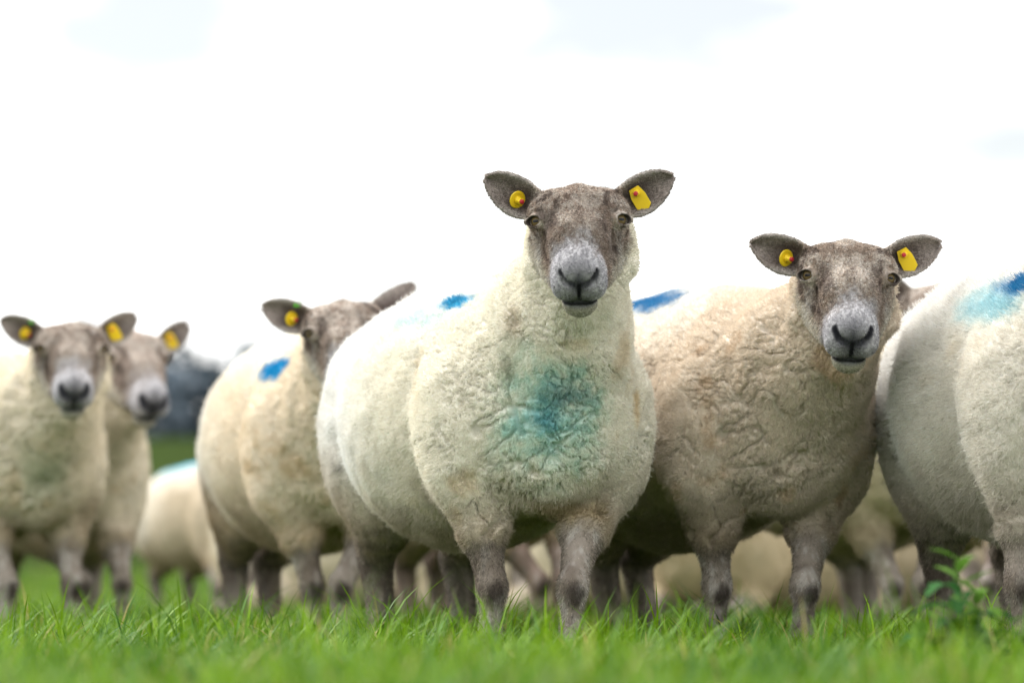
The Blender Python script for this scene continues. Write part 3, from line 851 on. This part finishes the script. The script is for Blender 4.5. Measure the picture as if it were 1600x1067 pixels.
    B('nine', 'blurred tan sheep lying down, seen between the front legs of the tan fleeced sheep', fl(1195, 12.4), -35, at(1120, 720, 11.9),
      dict(seed=9, wool=(.66, .55, .38), clean=(.70, .60, .44), crack=.3, dirt=(.52, .41, .26)), fine=.009, coarse=.012, hairs=45000, hair_w=2.2, tags=(None, None), lying=True)
    B('twelve', 'blurred cream sheep lying in the gap between the front sheep and the tan one', fl(985, 13.2), 50, at(1050, 720, 12.9),
      dict(seed=12, wool=(.70, .62, .48), clean=(.74, .66, .52), crack=.3, dirt=(.56, .46, .32)), fine=.009, coarse=.012, hairs=45000, hair_w=2.2, tags=(None, None), lying=True)
    B('thirteen', 'blurred cream sheep lying far behind the hind legs of the front sheep', fl(560, 14.5), 65, at(650, 730, 14.3),
      dict(seed=13, wool=(.70, .62, .48), clean=(.76, .70, .58), crack=.3, dirt=(.52, .43, .28)), fine=.009, coarse=.012, hairs=45000, hair_w=2.2, tags=(None, None), lying=True)
    B('fourteen', 'blurred brownish sheep lying behind the tan sheep, left of the right one', fl(1345, 13.0), -50, at(1270, 720, 12.8),
      dict(seed=14, wool=(.58, .48, .34), clean=(.62, .53, .39), crack=.3, dirt=(.40, .31, .19)), fine=.009, coarse=.012, hairs=45000, hair_w=2.2, tags=(None, None), lying=True)
    B('ten', 'blurred sheep whose ear shows between the tan sheep and the right one', (.93, 10.0), 12, at(1470, 492, 9.25),
      dict(seed=10, wool=(.66, .58, .42), crack=.3, dirt=(.22, .17, .10)), fine=.0055, coarse=.010, hairs=80000, hair_w=1.8, tags=(None, None), head_yaw=8, ears=(20, 20), legs=dict(fl=(1392, 9.62), fr=(1440, 9.6), hl=(1335, 10.45), hr=(1360, 10.5)))
    B('eleven', 'blurred dark legged sheep behind the right one, seen between its legs', fl(1610, 11.2), 8, at(1640, 560, 10.5),
      dict(seed=11, wool=(.60, .50, .38), crack=.3, leg=(.20, .15, .13)), fine=.009, coarse=.012, hairs=45000, hair_w=2.2, tags=(None, None), legs=dict(fl=(1545, 10.8), fr=(1640, 10.8)))
flock()

# ------------------------------------------------------------------ grass
def build_grass():
    r = np.random.default_rng(21)
    def field(n, y0, y1, h0, h1, w, seg):
        y = np.sqrt(y0 ** 2 + (y1 ** 2 - y0 ** 2) * r.random(n))
        x = (r.random(n) * 2 - 1) * (.150 * y + .75)
        P = np.stack([x, y, np.zeros(n)], 1)
        cl = fbm(P, 4.0, 91, 2); fine = vnoise(P, 16, 92)
        hh = (h0 + (h1 - h0) * r.random(n) ** 1.6) * (1 + .50 * cl + .35 * fine).clip(.35, 1.9)
        az = r.random(n) * 2 * np.pi
        lean = .25 + .85 * r.random(n) ** 1.4
        ld = np.stack([np.cos(az), np.sin(az), 0 * az], 1)
        wd = np.stack([-np.sin(az + r.normal(0, .5, n)), np.cos(az), 0 * az], 1)
        ww = w * (.6 + .8 * r.random(n))
        z0 = ground_z(x, y)
        levels = []
        for k in range(seg + 1):
            t = k / seg
            c = np.stack([x, y, z0], 1) + ld * (hh * lean * t ** 1.9)[:, None] + np.array([0, 0, 1]) * (hh * (t - .18 * lean * t * t * t))[:, None]
            wk = ww * (1 - t) ** .55 * (.75 + .5 * t * (1 - t))
            levels.append((c, wk))
        V = []
        for k, (c, wk) in enumerate(levels[:-1]):
            V += [c - wd * wk[:, None] / 2, c + wd * wk[:, None] / 2]
        V.append(levels[-1][0])
        V = np.stack(V, 1); m = V.shape[1]
        tint = r.random(n)
        pt = (tint * .6 + .4 * (.5 + 1.3 * fbm(P, 2.6, 95, 2))).clip(0, 1)
        C = np.array([.022, .100, .003]) + (np.array([.215, .375, .006]) - np.array([.022, .100, .003])) * pt[:, None]
        cool = (r.random(n) < .16)
        C[cool] = C[cool] * .5 + np.array([.12, .26, .10]) * .5
        dry = (r.random(n) < .045)
        C[dry] = np.array([.42, .36, .12]) * (.7 + .5 * r.random((dry.sum(), 1)))
        C = np.repeat(C[:, None], m, 1)
        base = np.arange(n)[:, None] * m
        flat, starts = [], []
        per = []
        for k in range(seg - 1):
            per.append([2 * k, 2 * k + 1, 2 * k + 3, 2 * k + 2])
        per.append([2 * (seg - 1), 2 * (seg - 1) + 1, m - 1])
        pl = np.concatenate([np.array(p) for p in per]); ls = np.cumsum([0] + [len(p) for p in per])[:-1]; L = len(pl)
        flat = (base + pl[None]).ravel(); starts = (np.arange(n)[:, None] * L + ls[None]).ravel()
        return V.reshape(-1, 3), flat, starts, C.reshape(-1, 3)
    parts = [field(45000, 2.6, 6.6, .030, .080, .0070, 4), field(60000, 6.6, 10, .028, .080, .0058, 4), field(6000, 4.0, 9.5, .09, .14, .0062, 4), field(90000, 10, 18, .035, .08, .006, 3), field(60000, 18, 45, .035, .08, .014, 2)]
    vo = lo = 0; V, Fl, S, C = [], [], [], []
    for v, f, st, c in parts:
        V.append(v); Fl.append(f + vo); S.append(st + lo); C.append(c); vo += len(v); lo += len(f)
    me = mesh_np('grass', np.concatenate(V), np.concatenate(Fl), np.concatenate(S), M_GRASS, np.concatenate(C), True)
    link('grass', me, kind='stuff', label='bright green meadow grass around the feet of the flock')
build_grass()

# ------------------------------------------------------------------ weed in front of the right sheep
def build_weed():
    r = np.random.default_rng(5)
    g = at(1508, 1010, 5.9); base = np.array([g[0], g[1], 0.0])
    root = link('weed_plant', None, label='leafy green weed growing in the grass in front of the right sheep', category='weed')
    root.location = base
    def leaf(p, az, L, W, droop, colr):
        """a toothed, folded leaf of its own mesh"""
        d = np.array([math.cos(az), math.sin(az), 0]); sd = np.array([-d[1], d[0], 0]); n = 9
        V, C = [], []
        for k in range(n):
            t = k / (n - 1)
            c = p + d * L * t * (1 - .12 * droop * t) + np.array([0, 0, 1]) * L * (.55 * t - droop * t * t)
            w = W * math.sin(math.pi * min(1, t * .93 + .07)) ** .8 * (1 + (.28 if k % 2 else -.12))
            for q in (-1, 0, 1): V.append(c + sd * w * q + np.array([0, 0, 1]) * (abs(q) * w * .35)); C.append(colr * (1.15 if q == 0 else 1))
        Q = [[3 * k + j, 3 * k + j + 1, 3 * k + j + 4, 3 * k + j + 3] for k in range(n - 1) for j in (0, 1)]
        link('leaf', quads('weed_leaf', np.array(V), Q, M_LEAF, np.array(C)), root)
    def tube(pts, r0, r1, name):
        V, Q = [], []
        for i, p in enumerate(pts):
            rr = r0 + (r1 - r0) * i / (len(pts) - 1)
            for k in range(6): V.append(p + np.array([math.cos(k * math.pi / 3), math.sin(k * math.pi / 3), 0]) * rr)
        for i in range(len(pts) - 1):
            for k in range(6): Q.append([6 * i + k, 6 * i + (k + 1) % 6, 6 * i + 6 + (k + 1) % 6, 6 * i + 6 + k])
        link(name, quads(name, np.array(V), Q, M_LEAF, np.tile([[.13, .20, .06]], (len(V), 1))), root)
    for sx, sy, H, nl in ((.0, .0, .200, 18), (.026, .03, .150, 13), (-.02, .015, .120, 11), (-.075, .02, .085, 8), (-.045, -.01, .095, 7), (.055, -.02, .11, 7)):
        lean = np.array([r.normal(0, .012), r.normal(0, .012), 0])
        pts = [np.array([sx, sy, 0]) + lean * k / 5 + np.array([.003 * math.sin(k * 2), 0, H * k / 6]) for k in range(7)]
        tube(pts, .0035, .0015, 'stem')
        for i in range(nl):
            t = .12 + .86 * i / (nl - 1); p = pts[0] + (pts[-1] - pts[0]) * t
            top = t > .75
            leaf(p, i * 2.4 + r.normal(0, .3), (.048 if top else .082) * (.8 + .4 * r.random()), (.0100 if top else .0145), (.0 if top else .55) + .25 * r.random(),
                 np.array([.10, .21, .03]) if top else np.array([.028, .095, .024]) * (.8 + .6 * r.random()))
build_weed()
